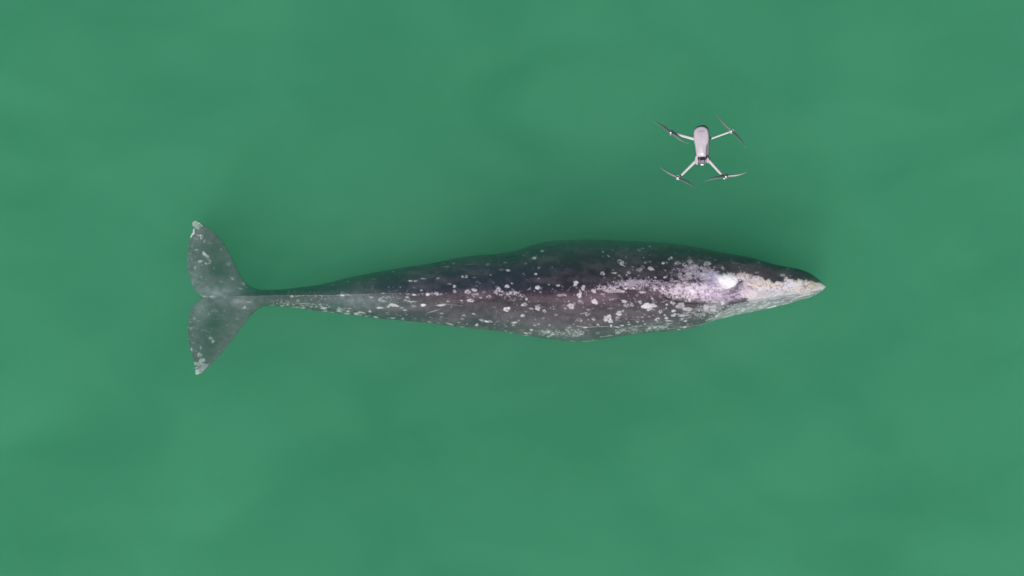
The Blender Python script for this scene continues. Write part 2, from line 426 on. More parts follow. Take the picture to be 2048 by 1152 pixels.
batch(1200, 570, 11.52, [(480, 140, 84, 38, .8, .25, .2), (350, 150, 60, 42, .6, .2), (110, 110, 50, 50, .7, .3), (60, 210, 46, 26, .6), (260, 170, 34, 30, .5), (975, 165, 84, 30, .8, 0, -.1),
    (855, 240, 34, 26, .6, .5), (780, 305, 14, 12, .7), (1205, 310, 30, 26, .8, .1), (1180, 258, 16, 12, .8), (270, 325, 42, 30, .45, .6), (75, 347, 18, 12, .7), (560, 380, 74, 34, .85, .25, .15),
    (700, 395, 20, 12, .5), (610, 470, 62, 44, .6, .35), (735, 455, 44, 42, .8, .35), (430, 460, 30, 16, .35), (830, 380, 26, 30, .5, .5), (925, 395, 54, 34, .75, .3, .3),
    (1060, 480, 96, 78, .95, .05), (1140, 530, 80, 60, .9, .1), (1220, 470, 84, 50, .85, .15, .1), (1255, 380, 60, 40, .4, .6), (1240, 572, 24, 16, .8), (1540, 450, 28, 20, .7), (1525, 540, 16, 14, .6),
    (240, 540, 60, 20, .35), (440, 655, 76, 56, .75, .25, -.1), (530, 595, 26, 22, .6, 0, -.8), (130, 780, 56, 62, .9, .2), (215, 740, 60, 62, .95, .2), (240, 830, 66, 42, .85, .2, -.2),
    (400, 770, 56, 44, .55, .5), (605, 780, 30, 18, .3), (660, 858, 18, 12, .95), (865, 850, 34, 16, 1), (990, 832, 16, 12, .8), (670, 910, 38, 16, .95, 0, -.2), (255, 940, 32, 30, 1),
    (510, 935, 40, 20, .95), (390, 968, 60, 14, .8, 0, .1), (1320, 795, 54, 42, .9, .7), (1390, 610, 40, 40, .8, .6), (1495, 692, 24, 14, .8), (1525, 755, 50, 26, .5, .3), (1570, 825, 60, 12, .6),
    (1265, 972, 56, 18, .75), (1150, 1000, 50, 18, .6, 0, -.2), (1385, 982, 22, 10, .8), (1025, 680, 16, 12, .6), (410, 1105, 60, 24, .6), (585, 1058, 22, 10, .8), (555, 1028, 18, 10, .8), (770, 1107, 44, 10, .6)])
batch(1320, 490, 11.52, [(262, 293, 36, 26, 1, 0, .4), (208, 330, 18, 14, .9), (72, 415, 32, 28, .95, .4), (155, 400, 24, 18, .5, .5), (400, 415, 68, 42, .7, .5), (565, 455, 50, 52, .85, .6), (690, 380, 76, 40, .7, .3),
    (680, 300, 40, 34, .35, .6), (725, 520, 32, 30, .9), (800, 485, 56, 40, .8, .3), (1085, 430, 74, 58, .6, .7), (1010, 445, 12, 12, .8), (935, 517, 16, 14, .9), (1165, 290, 22, 12, .5), (1325, 612, 22, 14, .9),
    (655, 655, 66, 46, .8, .3, -.2), (575, 700, 26, 18, .6), (710, 750, 40, 38, .85, .6), (990, 685, 52, 36, .85, .6, .4), (1195, 630, 70, 62, .6, .7), (1110, 650, 36, 40, .5, .6), (125, 587, 14, 14, .8),
    (105, 745, 30, 22, .8), (265, 790, 42, 36, .6, .5), (425, 830, 44, 36, .5, .4), (950, 750, 16, 14, .5), (1130, 755, 40, 26, .7), (1050, 900, 60, 50, .8, .2), (870, 970, 44, 34, .8, .3), (735, 1040, 50, 36, .9, .2),
    (70, 1000, 36, 30, .8), (300, 1100, 44, 36, .8, .3), (915, 1040, 34, 40, .5), (1445, 530, 22, 50, .5, 0, -.4), (1230, 570, 30, 14, .7)])
batch(1320, 570, 11.52, [(620, 275, 20, 40, .95), (685, 340, 38, 48, .95, .1, -.4), (595, 380, 36, 26, .95), (290, 395, 56, 60, .75, .2), (470, 470, 106, 74, .75, .2, -.1), (630, 555, 118, 48, .85, .15, -.1),
    (310, 595, 48, 38, .85, .2), (155, 450, 28, 22, .7), (145, 540, 16, 16, .6), (315, 692, 70, 34, .7, .3, -.2), (505, 710, 54, 30, .65, .3), (490, 795, 56, 34, .4, .5), (195, 822, 62, 14, .7), (585, 830, 34, 18, .9),
    (895, 590, 32, 24, .85), (1060, 510, 70, 50, .75, .2), (1220, 540, 96, 70, .65, .3), (1440, 420, 50, 36, .75, .2), (1025, 695, 24, 14, .7), (1290, 385, 90, 30, .6), (985, 290, 56, 40, .75, .2), (1075, 215, 28, 34, .9),
    (1270, 200, 20, 20, .8), (1015, 350, 48, 26, .6), (1390, 235, 60, 50, .5), (570, 970, 58, 22, .8, 0, -.1), (435, 1030, 40, 16, .7, 0, -.2), (185, 1005, 22, 16, .7), (145, 950, 34, 8, .6), (10, 980, 20, 12, .8),
    (225, 1085, 36, 10, .5), (640, 910, 26, 12, .5), (310, 800, 1, 1, .1), (25, 625, 30, 26, .7, .5), (110, 695, 26, 16, .7), (145, 755, 46, 28, .4), (745, 125, 40, 36, .9), (310, 190, 50, 50, .6, .5), (295, 265, 18, 18, .9)])
batch(1060, 560, 9.6, [(150, 145, 46, 42, .95, .1), (210, 160, 40, 16, .35, 0, -.5), (200, 235, 26, 16, .5), (363, 90, 18, 12, .95), (540, 105, 44, 20, .95, 0, .1), (625, 125, 26, 10, .35, 0, .5), (437, 175, 14, 14, .4),
    (490, 205, 10, 14, .5), (590, 290, 90, 24, .55, .2), (680, 295, 24, 16, .7), (880, 60, 50, 46, .95, .15), (855, 100, 30, 26, .9), (1020, 150, 40, 50, .95, .15), (965, 240, 30, 50, .9), (945, 295, 54, 44, .95, .2),
    (895, 145, 20, 16, .5), (1225, 210, 46, 42, .95, .1), (1075, 230, 22, 24, .4), (1085, 287, 12, 12, .6), (950, 400, 36, 28, .4), (990, 425, 36, 30, .35, .4), (1240, 415, 66, 50, .85, .1), (1168, 350, 16, 14, .5),
    (785, 500, 76, 52, .9, .1), (850, 460, 34, 30, .5, .5), (678, 545, 22, 20, .9), (738, 412, 12, 12, .8), (655, 485, 36, 18, .25), (150, 535, 46, 44, .75, .4), (170, 575, 26, 20, .7), (175, 480, 30, 16, .35), (275, 595, 34, 30, .75, .5),
    (395, 535, 18, 12, .5), (442, 508, 12, 12, .6), (455, 557, 16, 14, .5), (500, 670, 36, 30, .3), (1120, 570, 34, 26, .6), (1205, 545, 16, 12, .4), (1100, 660, 44, 34, .5, .5), (955, 770, 56, 34, .65, .65), (880, 790, 14, 14, .4),
    (1215, 735, 40, 26, .5, .6), (1225, 765, 26, 16, .9), (1125, 768, 12, 12, .5), (1050, 825, 18, 8, .5), (240, 740, 22, 14, .45), (270, 730, 18, 14, .35), (90, 870, 26, 12, .5), (167, 848, 20, 12, .7), (372, 868, 22, 16, .5),
    (755, 915, 44, 10, .7), (760, 885, 14, 10, .5), (1060, 912, 40, 16, .95), (1305, 860, 26, 20, .9), (28, 960, 30, 14, .95), (355, 1000, 40, 16, .9), (430, 1050, 30, 14, .6), (735, 992, 22, 14, .6), (930, 955, 14, 18, .6), (975, 1040, 44, 12, .7), (350, 1092, 16, 14, .8), (25, 550, 34, 20, .7, .6)])
batch(940, 540, 8.23, [(340, 80, 16, 12, .4), (160, 217, 14, 12, .5), (110, 260, 26, 12, .25), (120, 195, 30, 16, .25, .4), (385, 205, 14, 12, .35), (690, 220, 18, 18, .9), (1085, 65, 22, 20, .8), (1130, 140, 20, 10, .5), (610, 268, 40, 28, .9, .2, -.2),
    (465, 320, 48, 34, .95, .35), (445, 275, 34, 20, .3), (70, 330, 48, 26, .7, .4), (230, 365, 32, 24, .4, .3), (110, 395, 36, 24, .85), (55, 410, 24, 24, .6, .4), (310, 440, 36, 28, .8, .6), (175, 455, 28, 12, .7), (25, 502, 40, 20, .8, .6),
    (740, 380, 36, 28, .95), (675, 378, 26, 16, .8), (615, 400, 22, 26, .8), (535, 365, 18, 16, .7), (490, 410, 16, 16, .8), (525, 415, 12, 14, .8), (555, 395, 12, 10, .7), (650, 435, 20, 9, .7), (580, 440, 10, 8, .6), (690, 405, 20, 10, .6), (700, 320, 24, 8, .5), (858, 420, 40, 30, .85, .6), (803, 428, 12, 10, .7),
    (710, 485, 46, 34, .4, .5), (930, 478, 24, 22, .95), (892, 568, 48, 30, .9, .45), (975, 520, 30, 6, .4, 0, -.3), (605, 645, 62, 36, 1, .35), (868, 750, 34, 26, 1), (1010, 640, 34, 16, .6, .6), (735, 865, 40, 18, .95), (715, 908, 26, 14, .7), (1110, 290, 36, 36, .9, .2),
    (977, 313, 24, 10, .8, 0, -.4), (1060, 345, 12, 12, .5), (920, 685, 26, 12, .35), (485, 557, 14, 8, .3), (390, 608, 14, 10, .25), (270, 848, 36, 20, .95, 0, .3), (190, 825, 44, 20, .55), (345, 855, 34, 14, .45), (112, 905, 32, 20, .85), (60, 722, 34, 14, .4), (440, 850, 50, 5, .35, 0, -.6),
    (1012, 985, 24, 12, .8), (920, 1040, 34, 12, .85, 0, .2), (910, 1082, 50, 12, .7), (665, 1035, 22, 9, .8), (600, 1010, 20, 8, .4), (850, 992, 40, 10, .3), (1070, 910, 24, 8, .5), (1130, 890, 16, 10, .4), (1100, 620, 36, 40, .6, .4), (625, 8, 40, 14, .9)])
batch(800, 460, 4.8, [(100, 487, 18, 8, .9), (148, 490, 16, 6, .7), (218, 466, 22, 7, .6), (365, 464, 20, 7, .7, 0, -.2), (450, 352, 24, 9, .5), (515, 320, 18, 8, .45), (600, 447, 12, 10, .95), (638, 447, 16, 14, .85, .4), (475, 518, 26, 9, .5, .4), (523, 541, 18, 13, .95),
    (680, 328, 50, 6, .4), (842, 330, 24, 12, .35, .4), (1010, 312, 18, 8, .5), (1037, 386, 20, 9, .95), (975, 380, 30, 10, .35), (715, 455, 18, 8, .35), (1290, 268, 26, 11, .9, 0, -.2), (1365, 202, 20, 10, .85, 0, -.2), (1185, 240, 12, 5, .7), (1230, 216, 20, 5, .35), (1208, 322, 16, 9, .4),
    (1333, 362, 16, 10, .5), (1303, 422, 12, 11, .85), (870, 433, 7, 6, .5), (205, 580, 10, 7, .8), (135, 622, 20, 8, .8), (265, 618, 20, 14, .8), (350, 610, 22, 18, .95, .3, -.3), (525, 590, 20, 14, .8), (650, 592, 30, 22, .9, .35, -.3), (715, 577, 26, 14, .7, .4), (70, 645, 16, 8, .5),
    (225, 720, 28, 11, .85), (395, 722, 44, 10, .8), (460, 685, 12, 8, .8), (590, 677, 12, 7, .9), (675, 677, 34, 14, .85, .6), (110, 688, 30, 7, .4), (130, 730, 30, 10, .3), (320, 780, 60, 6, .4, 0, -.3), (612, 820, 22, 9, .5), (598, 855, 16, 10, .5, .6), (707, 805, 14, 8, .35), (565, 888, 10, 6, .6),
    (150, 895, 50, 5, .5), (280, 882, 22, 9, .4), (375, 893, 24, 6, .35), (470, 900, 26, 9, .5, 0, .3), (598, 930, 20, 6, .45), (20, 748, 18, 8, .5), (45, 770, 18, 8, .5)])
batch(560, 480, 5.237, [(122, 590, 18, 12, .95), (190, 637, 20, 12, .5, .3), (215, 668, 14, 8, .3), (12, 635, 10, 8, .3), (455, 717, 32, 11, .9), (650, 577, 26, 14, 1), (710, 572, 28, 9, .8), (660, 560, 30, 22, .3), (550, 470, 26, 6, .35, 0, -.2), (825, 450, 22, 6, .4, 0, -.2), (985, 408, 24, 5, .45, 0, -.2),
    (1185, 330, 14, 8, .6), (1365, 428, 20, 11, .9), (1418, 430, 18, 9, .8), (1500, 405, 24, 7, .6), (625, 728, 30, 12, .6), (712, 748, 20, 9, .8), (733, 718, 16, 6, .7), (700, 772, 32, 11, .8), (620, 748, 36, 8, .7), (470, 745, 30, 7, .7), (800, 775, 30, 12, .7), (835, 757, 26, 8, .8), (940, 748, 16, 11, .75), (1045, 710, 32, 12, .8),
    (905, 798, 18, 6, .6), (1005, 808, 28, 8, .6, 0, .3), (1180, 818, 26, 7, .7), (1060, 832, 40, 5, .4), (160, 705, 34, 9, .7), (80, 678, 18, 8, .7), (240, 712, 22, 8, .8), (95, 705, 16, 6, .5), (25, 690, 26, 9, .6), (310, 730, 20, 5, .5), (530, 760, 44, 6, .5), (955, 600, 24, 14, .4), (1060, 630, 36, 22, .6, .3, .5),
    (1190, 683, 52, 18, .9, .15, .1), (1135, 697, 18, 9, .8), (1080, 557, 18, 8, .6), (1480, 525, 12, 9, .8), (1405, 573, 20, 9, .95), (1550, 570, 22, 11, .95), (1330, 600, 18, 9, .7), (1500, 682, 32, 13, .95), (1430, 868, 30, 6, .5), (1400, 645, 40, 7, .45), (1310, 733, 24, 7, .3), (590, 780, 30, 4, .4)])
batch(360, 430, 6.776, [(290, 295, 26, 30, .8, .5), (250, 275, 26, 20, .6), (330, 355, 8, 24, .6, 0, .2), (405, 375, 28, 18, .25), (555, 465, 12, 12, .45), (220, 472, 24, 14, .9), (330, 525, 34, 26, .95, 0, .6), (370, 560, 28, 22, .95), (270, 628, 26, 22, 1), (300, 625, 20, 9, .6), (345, 650, 20, 8, .7, 0, .5),
    (358, 662, 16, 12, .8), (395, 655, 14, 10, .8), (410, 625, 18, 20, .8, .3), (380, 600, 14, 10, .8), (205, 715, 20, 20, .9), (162, 423, 12, 10, .7), (120, 520, 8, 16, .7), (137, 578, 9, 7, .7), (160, 600, 12, 14, .6), (105, 610, 5, 30, .7), (110, 690, 5, 14, .7), (205, 815, 24, 5, .7, 0, .2), (155, 797, 18, 4, .6),
    (285, 840, 18, 14, .5), (240, 908, 18, 6, .5), (170, 920, 8, 16, .5), (355, 873, 8, 8, .7), (555, 905, 16, 9, .5), (710, 862, 26, 14, .7, 0, .5), (680, 832, 16, 8, .5), (655, 665, 40, 24, .25), (645, 948, 7, 9, .6), (860, 932, 28, 20, .65, .4), (820, 997, 30, 14, .7, 0, .3), (898, 982, 20, 10, .65), (725, 600, 10, 8, .4),
    (600, 1015, 20, 8, .4), (325, 1102, 36, 10, .95, 0, .05), (435, 1108, 30, 22, .9), (475, 1110, 14, 14, .5), (300, 680, 10, 14, .5), (205, 570, 8, 8, .4), (160, 478, 7, 7, .5), (155, 522, 7, 7, .5), (190, 265, 1, 1, .1), (215, 320, 44, 18, .35), (460, 725, 14, 24, .2), (460, 1050, 80, 16, .12)])
batch(360, 580, 6.4, [(822, 226, 26, 18, .9, .55), (868, 238, 10, 10, .6), (880, 155, 30, 12, .6), (735, 370, 24, 12, .45), (185, 360, 20, 16, .8), (210, 222, 10, 9, .7), (288, 210, 14, 10, .6), (370, 305, 12, 22, .45), (440, 265, 44, 26, .25, .5), (568, 268, 12, 14, .5), (150, 490, 26, 20, .95, .5), (108, 475, 10, 8, .9),
    (222, 492, 10, 10, .6), (130, 410, 12, 12, .7), (165, 380, 44, 4, .7, 0, .1), (240, 395, 22, 5, .6, 0, .2), (160, 577, 7, 7, .7), (390, 615, 22, 22, .8), (422, 657, 22, 20, 1), (170, 675, 24, 7, .8), (148, 760, 12, 22, .9, 0, -.3), (265, 738, 12, 18, .8), (250, 830, 34, 24, .95, .4, -.4), (205, 783, 10, 7, .5),
    (280, 902, 40, 34, .95), (235, 945, 60, 26, .75), (215, 1050, 34, 38, .9), (540, 822, 14, 12, .6), (503, 790, 9, 8, .5), (403, 980, 7, 7, .6), (600, 450, 12, 9, .4), (110, 622, 8, 8, .5), (435, 370, 10, 9, .35), (478, 370, 10, 9, .35), (800, 325, 12, 8, .4), (210, 500, 1, 1, .1)])
# rake marks across the fluke tips and long scratches
for (x0, y0, x1, y1) in ((200, 75, 262, 120), (235, 75, 300, 150), (195, 90, 275, 165), (185, 105, 258, 188), (178, 130, 235, 190), (180, 95, 172, 150)):
    scratch(360 + x0 / 6.776, 430 + y0 / 6.776, 360 + x1 / 6.776, 430 + y1 / 6.776, 1.2, 1.0, col=(0.9, 0.88, 0.9))
for (x0, y0, x1, y1) in ((190, 190, 190, 250), (190, 240, 145, 298)):
    scratch(360 + x0 / 6.776, 430 + y0 / 6.776, 360 + x1 / 6.776, 430 + y1 / 6.776, 2.0, 1.0, 0.5, col=(0.9, 0.88, 0.9))
for (x0, y0, x1, y1) in ((200, 1050, 310, 945), (225, 1060, 335, 950), (245, 1072, 362, 955), (205, 1075, 270, 1075), (150, 870, 190, 945), (190, 1000, 240, 980)):
    scratch(360 + x0 / 6.4, 580 + y0 / 6.4, 360 + x1 / 6.4, 580 + y1 / 6.4, 1.2, 1.0, 0.4, col=(0.88, 0.86, 0.88))
scratch(404, 659, 420, 665, 0.7, 0.8)
scratch(1154, 652, 1172, 655, .9, .8); scratch(1170, 655, 1216, 653, .7, .9, -.6); scratch(1135, 608, 1143, 575, .01, .0)
scratch(1135, 582, 1142, 573, .7, .6); scratch(1109, 615, 1113, 608, .6, .6); scratch(1161, 628, 1174, 625, .9, .9)
scratch(1232, 507, 1258, 496, .6, .5); scratch(1321, 605, 1337, 600, .7, .7); scratch(1261, 639, 1279, 640, .6, .5, -.6); scratch(875, 600, 890, 608, .6, .35)
scratch(880, 606, 925, 612, .7, .45); scratch(981, 652, 1001, 641, .5, .35); scratch(1540, 598, 1556, 588, 1.0, .9); scratch(1412, 641, 1425, 636, 1.1, .95)
scratch(1430, 633, 1444, 623, 1.2, .9); scratch(1580, 594, 1602, 592, .9, .8); scratch(1602, 593, 1640, 585, 1.1, .9, -1); scratch(1616, 597, 1622, 596, 1.4, .8)
scratch(1535, 617, 1552, 612, 2.2, .7); scratch(1565, 609, 1602, 602, 1.2, .6); scratch(1476, 630, 1491, 628, .9, .7); scratch(1493, 610, 1500, 609, 1.4, .6)
scratch(1160, 684, 1198, 680, .9, .85); scratch(1140, 681, 1150, 683, .8, .8); scratch(1200, 674, 1225, 671, 1, .6); scratch(1320, 660, 1400, 650, .7, .5)
scratch(1400, 650, 1430, 640, 1.0, .6); scratch(1460, 522, 1493, 531, .7, .45); scratch(1640, 566, 1651, 572, 1.2, .8); scratch(700, 590, 800, 586, .5, .3); scratch(520, 592, 700, 590, .6, .4)
batch(1540, 520, 9.6, [(350, 165, 56, 28, .22), (448, 190, 22, 12, .3), (245, 290, 56, 30, .4, .3), (388, 303, 18, 10, .6), (130, 128, 18, 10, .3), (590, 395, 60, 34, .7, 0, .4)])
batch(1400, 480, 5.76, [(680, 262, 26, 14, .35, 0, .4), (655, 245, 20, 6, .3), (955, 402, 34, 16, .35), (655, 375, 24, 14, .25), (85, 265, 36, 26, .5, .6), (265, 315, 8, 30, .4, 0, -.4), (215, 295, 30, 10, .2)])

groove(GROOVE, 1.5, 0.03, 0.85)
groove([(1400, 607), (1420, 607.5), (1440, 605.5)], 0.9, 0.015, 0.6)
groove([(1372, 608), (1376, 612), (1392, 613)], 0.8, 0.012, 0.5)
groove([(1440, 613), (1462, 606), (1500, 603), (1550, 594), (1600, 588)], 0.8, 0.012, 0.4)
groove([(1444, 590), (1466, 585), (1484, 578)], 1.0, 0.012, 0.5)

# --- small random freckles, dense near the spine of the front half, thin elsewhere
for k in range(5200):
    x = rng.uniform(540, 1490)
    t_, b_, r_ = curve(TOP, x), curve(BOT, x), curve(RIDGE, x)
    y = rng.uniform(t_ + 2, b_ - 1)
    dens = 0.10 + 0.55 * math.exp(-((y - r_) / (10 + 25 * max(0, (x - 1150) / 250))) ** 2) * (0.35 + 0.65 * (x > 900))
    dens += 0.25 * (x > 1200) * math.exp(-((y - 585) / 45) ** 2) + 0.18 * math.exp(-((y - b_ + 6) / 8) ** 2)
    if y < r_ - 12: dens *= 0.45 if x > 1000 else 0.25
    if rng.random() > dens: continue
    r = 0.45 + 0.9 * rng.random() ** 3
    stretch = 1 + 1.2 * (abs(y - r_) > 0.6 * abs((b_ if y > r_ else t_) - r_))
    spot(x, y, r * stretch, r, 0.25 + 0.6 * rng.random(), ring=0.5 * (r > 1.1))
for k in range(420):
    x = rng.uniform(376, 480); y = rng.uniform(450, 740)
    q = math.exp(-((x - 384) / 16) ** 2)
    if rng.random() > 0.12 + 0.8 * q: continue
    spot(x, y, 0.4 + 0.6 * rng.random() ** 2, None, 0.25 + 0.5 * rng.random())


for _k in range(2):          # barnacle crusts as low rounded lumps
    hgt = (hgt + np.roll(hgt, 1, 0) + np.roll(hgt, -1, 0)) / 3
    hgt = (hgt + np.roll(hgt, 1, 1) + np.roll(hgt, -1, 1)) / 3
    hgt = (hgt + np.roll(hgt, 2, 0) + np.roll(hgt, -2, 0)) / 3
    hgt = (hgt + np.roll(hgt, 2, 1) + np.roll(hgt, -2, 1)) / 3


def sample(img, px, py):
    fx = np.clip((px - RX0) * RR - 0.5, 0, W - 1.001); fy = np.clip((py - RY0) * RR - 0.5, 0, H - 1.001)
    xi = fx.astype(int); yi = fy.astype(int); fx = fx - xi; fy = fy - yi
    if img.ndim == 3: fx = fx[..., None]; fy = fy[..., None]
    return (img[yi, xi] * (1 - fx) + img[yi, xi + 1] * fx) * (1 - fy) + (img[yi + 1, xi] * (1 - fx) + img[yi + 1, xi + 1] * fx) * fy


# ---------------------------------------------------------------- the grey whale: one mesh of body, flukes and flippers
def build_whale():
    V = []; F = []; base = 0
    # body: stations along the animal, a ring of points round each
    xs = np.concatenate([np.arange(430, 1639, 0.95), 1651.4 - 12 * (1 - np.linspace(0, 1, 22)) ** 2])
    nt_, nb_ = 330, 60
    th = np.concatenate([np.linspace(0, math.pi, nt_, endpoint=False), np.linspace(math.pi, 2 * math.pi, nb_, endpoint=False)])
    yt, yb, yr, zr = curve(TOP, xs), curve(BOT, xs), curve(RIDGE, xs), curve(RIDGE_Z, xs)
    yc = (yt + yb) / 2; hw = (yb - yt) / 2 * S
    flat = 0.70 + 0.55 * (1 - sstep(520, 860, xs)) - 0.12 * sstep(1450, 1640, xs)
    Ht = np.maximum(hw * flat, 0.012)
    # small knuckles along the spine of the tail stock
    kn = 0.010 * np.clip(np.sin((xs - 560) / 9.5), 0, 1) ** 2 * sstep(560, 600, xs) * (1 - sstep(760, 860, xs))
    zr = zr + kn
    zeq = zr - Ht
    ct, st = np.cos(th)[None, :], np.sin(th)[None, :]
    # plan position: from the upper outline (ct=1) over the spine to the lower outline (ct=-1)
    u = ct * np.ones_like(xs)[:, None]
    skew = ((yr - yc) / np.maximum((yb - yt) / 2, 0.1))[:, None]     # where the spine sits between the outlines
    skew = np.clip(skew, -0.6, 0.6)
    py = yc[:, None] + ((yb - yt) / 2)[:, None] * (-u + np.where(st > 0, skew * (1 - u * u), 0))
    e = (0.66 + 0.24 * (1 - sstep(560, 900, xs)))[:, None] + 0.20 * sstep(0, 0.5, -ct)
    up = np.abs(st) ** np.where(st > 0, e, 1)
    # a roofed spine on the tail stock
    roof = (0.30 * (1 - sstep(620, 1000, xs)) + 0.06)[:, None]
    up = np.where(st > 0, up * (1 - roof) + roof * (1 - np.abs(ct)) , up)
    z = np.where(st > 0, zeq[:, None] + Ht[:, None] * up, zeq[:, None] - Ht[:, None] * 1.45 * up)
    # head: rostrum is a flattened wedge with the jaw line stepping out below it
    k = (1 - zeq / CAM_H)[:, None]
    X = (xs[:, None] - 1024) * S * k * np.ones_like(z)
    Y = (576 - py) * S * k
    P = np.stack([X, Y, z], -1)
    n, m = P.shape[:2]
    top_w = np.clip(st, 0, 1) * np.ones((n, 1))
    V.append(P.reshape(-1, 3)); kinds = [np.clip(top_w * 6, 0, 1).reshape(-1)]
    i, j = np.meshgrid(np.arange(n - 1), np.arange(m), indexing='ij')
    a = i * m + j; b = i * m + (j + 1) % m
    F.append(np.stack([a, b, b + m, a + m], -1).reshape(-1, 4))
    base += n * m
    # flukes: rows across the span, closed aerofoil section from leading to trailing edge
    LEAD = [(439.8, 389.5), (443, 396), (449, 405.5), (459.5, 422), (478, 440.5), (499, 455.5), (522, 467.5), (545, 478.5), (561, 488.5), (571, 499.5),
            (577, 512), (583, 545), (592, 560), (604, 545), (612, 528), (620, 515), (628, 505), (640, 494.5), (655, 483), (673, 470.5), (690, 457), (707, 443.5), (722, 429.5), (735, 416.5), (743, 408), (749.6, 393)]
    TRAIL = [(439.8, 387.5), (443, 385.5), (452, 385.5), (460, 385.5), (466, 384), (474, 381), (484, 379), (499, 376), (520, 375), (541.5, 376.5), (558, 381), (575, 387),
             (585, 395), (591, 402), (594, 406), (596.5, 402), (605, 392), (617, 382.5), (633, 379), (651, 376.5), (672, 376.5), (687, 378), (708, 382.5), (724, 388), (739, 390), (749.6, 392)]
    ys = np.concatenate([440.0 + 6 * np.linspace(0, 1, 14) ** 2, np.arange(446.8, 743, 0.85), 749.4 - 6 * np.linspace(1, 0, 14) ** 2])
    xl, xt = curve(LEAD, ys), curve(TRAIL, ys)
    nc = 150
    c = (1 - np.cos(np.linspace(0, math.pi, nc))) / 2           # 0 leading, 1 trailing
    prof = 1.6 * (0.2969 * np.sqrt(c) - 0.1260 * c - 0.3516 * c**2 + 0.2843 * c**3 - 0.1015 * c**4) / 0.105
    prof[-1] = prof[0] = 0
    span = np.abs(ys - 594) / 155
    thick = (0.075 * (1 - 0.8 * span ** 1.2))                       # half thickness in metres
    thick = np.minimum(thick, (xl - xt) * S * 0.16)
    zm = -0.62 + 0.05 * span ** 2 * 4 * 0.6                         # tips lifted a little
    px = xl[:, None] + (xt - xl)[:, None] * c[None, :]
    for sgn in (1, -1):
        cc = slice(None) if sgn == 1 else slice(1, -1)
        zz = zm[:, None] + sgn * thick[:, None] * prof[None, :] * 0.62
        if sgn == 1:
            mound = 0.10 * np.exp(-((ys[:, None] - 593) / 14) ** 2) * sstep(405, 520, px)
            zz = zz + mound * np.clip(prof[None, :] * 3, 0, 1)
        K = 1 - zm[:, None] / CAM_H
        Pf = np.stack([(px - 1024) * S * K, (576 - ys[:, None]) * S * K * np.ones_like(px), zz], -1)
        if sgn == 1: top = Pf
        else: bot = Pf[:, ::-1][:, 1:-1]
    R = np.concatenate([top, bot], 1)
    n, m = R.shape[:2]
    V.append(R.reshape(-1, 3)); kinds.append(np.concatenate([np.ones(nc), np.zeros(m - nc)])[None, :].repeat(n, 0).reshape(-1))
    i, j = np.meshgrid(np.arange(n - 1), np.arange(m), indexing='ij')
    a = i * m + j + base; b = i * m + (j + 1) % m + base
    F.append(np.stack([a, b, b + m, a + m], -1).reshape(-1, 4))
    base += n * m
    # flippers folded back under the chest, hidden from above by the flanks
    for sg in (1, -1):
        tt = np.linspace(0, 1, 40); aa = np.linspace(0, 2 * math.pi, 28, endpoint=False)
        cx = 3.0 - 1.55 * tt; cy = 0.0 + sg * (0.50 + 0.16 * np.sin(tt * 3)); cz = -1.35 - 0.40 * tt
        ch = 0.30 * np.sqrt(np.clip(1 - tt ** 3, 0.0004, 1)) * (0.75 + 0.4 * np.sin(tt * 2.6)); tk = 0.07 * (1 - 0.7 * tt)
        q = np.stack([cx[:, None] + 0.35 * ch[:, None] * np.cos(aa), cy[:, None] + ch[:, None] * 0.6 * np.cos(aa) * sg, cz[:, None] + 0.5 * ch[:, None] * np.cos(aa) * -0.4 + tk[:, None] * np.sin(aa)], -1)
        n, m = q.shape[:2]
        V.append(q.reshape(-1, 3)); kinds.append(np.zeros(n * m))
        i, j = np.meshgrid(np.arange(n - 1), np.arange(m), indexing='ij')
        a = i * m + j + base; b = i * m + (j + 1) % m + base
        F.append(np.stack([a, b, b + m, a + m], -1).reshape(-1, 4))
        base += n * m
    V = np.concatenate(V); F = np.concatenate(F); topk = np.concatenate(kinds)
    px = 1024 + V[:, 0] / (S * (1 - V[:, 2] / CAM_H)); py = 576 - V[:, 1] / (S * (1 - V[:, 2] / CAM_H))
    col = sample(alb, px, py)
    under = np.array([0.09, 0.08, 0.09])
    col = col * topk[:, None] + under * (1 - topk[:, None])
    V[:, 2] += sample(hgt, px, py) * topk
    me = bpy.data.meshes.new("gray_whale")
    me.vertices.add(len(V)); me.vertices.foreach_set("co", V.ravel())
    me.loops.add(F.size); me.loops.foreach_set("vertex_index", F.ravel())
    me.polygons.add(len(F)); me.polygons.foreach_set("loop_start", np.arange(0, F.size, 4))
    me.polygons.foreach_set("loop_total", np.full(len(F), 4))
    me.update(calc_edges=True); me.validate()
    smooth(me)
    at = me.color_attributes.new("markings", 'FLOAT_COLOR', 'POINT')
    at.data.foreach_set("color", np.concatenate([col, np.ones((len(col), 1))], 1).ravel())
    mt, nt, out = material("whale_skin")
    b = nt.nodes.new("ShaderNodeBsdfPrincipled")
    ca = nt.nodes.new("ShaderNodeVertexColor"); ca.layer_name = "markings"
    nz = nt.nodes.new("ShaderNodeTexNoise"); nz.inputs["Scale"].default_value = 14; nz.inputs["Detail"].default_value = 6
    mx = nt.nodes.new("ShaderNodeMix"); mx.data_type = 'RGBA'; mx.blend_type = 'MULTIPLY'; mx.inputs[0].default_value = 0.22
    rp = nt.nodes.new("ShaderNodeValToRGB"); rp.color_ramp.elements[0].position = 0.3; rp.color_ramp.elements[0].color = (.6, .6, .6, 1); rp.color_ramp.elements[1].position = 0.7
    tc = nt.nodes.new("ShaderNodeTexCoord")
    nt.links.new(tc.outputs["Object"], nz.inputs["Vector"])
    nt.links.new(nz.outputs[0], rp.inputs[0])
    nt.links.new(ca.outputs[0], mx.inputs[6]); nt.links.new(rp.outputs[0], mx.inputs[7])
    nt.links.new(mx.outputs[2], b.inputs["Base Color"])
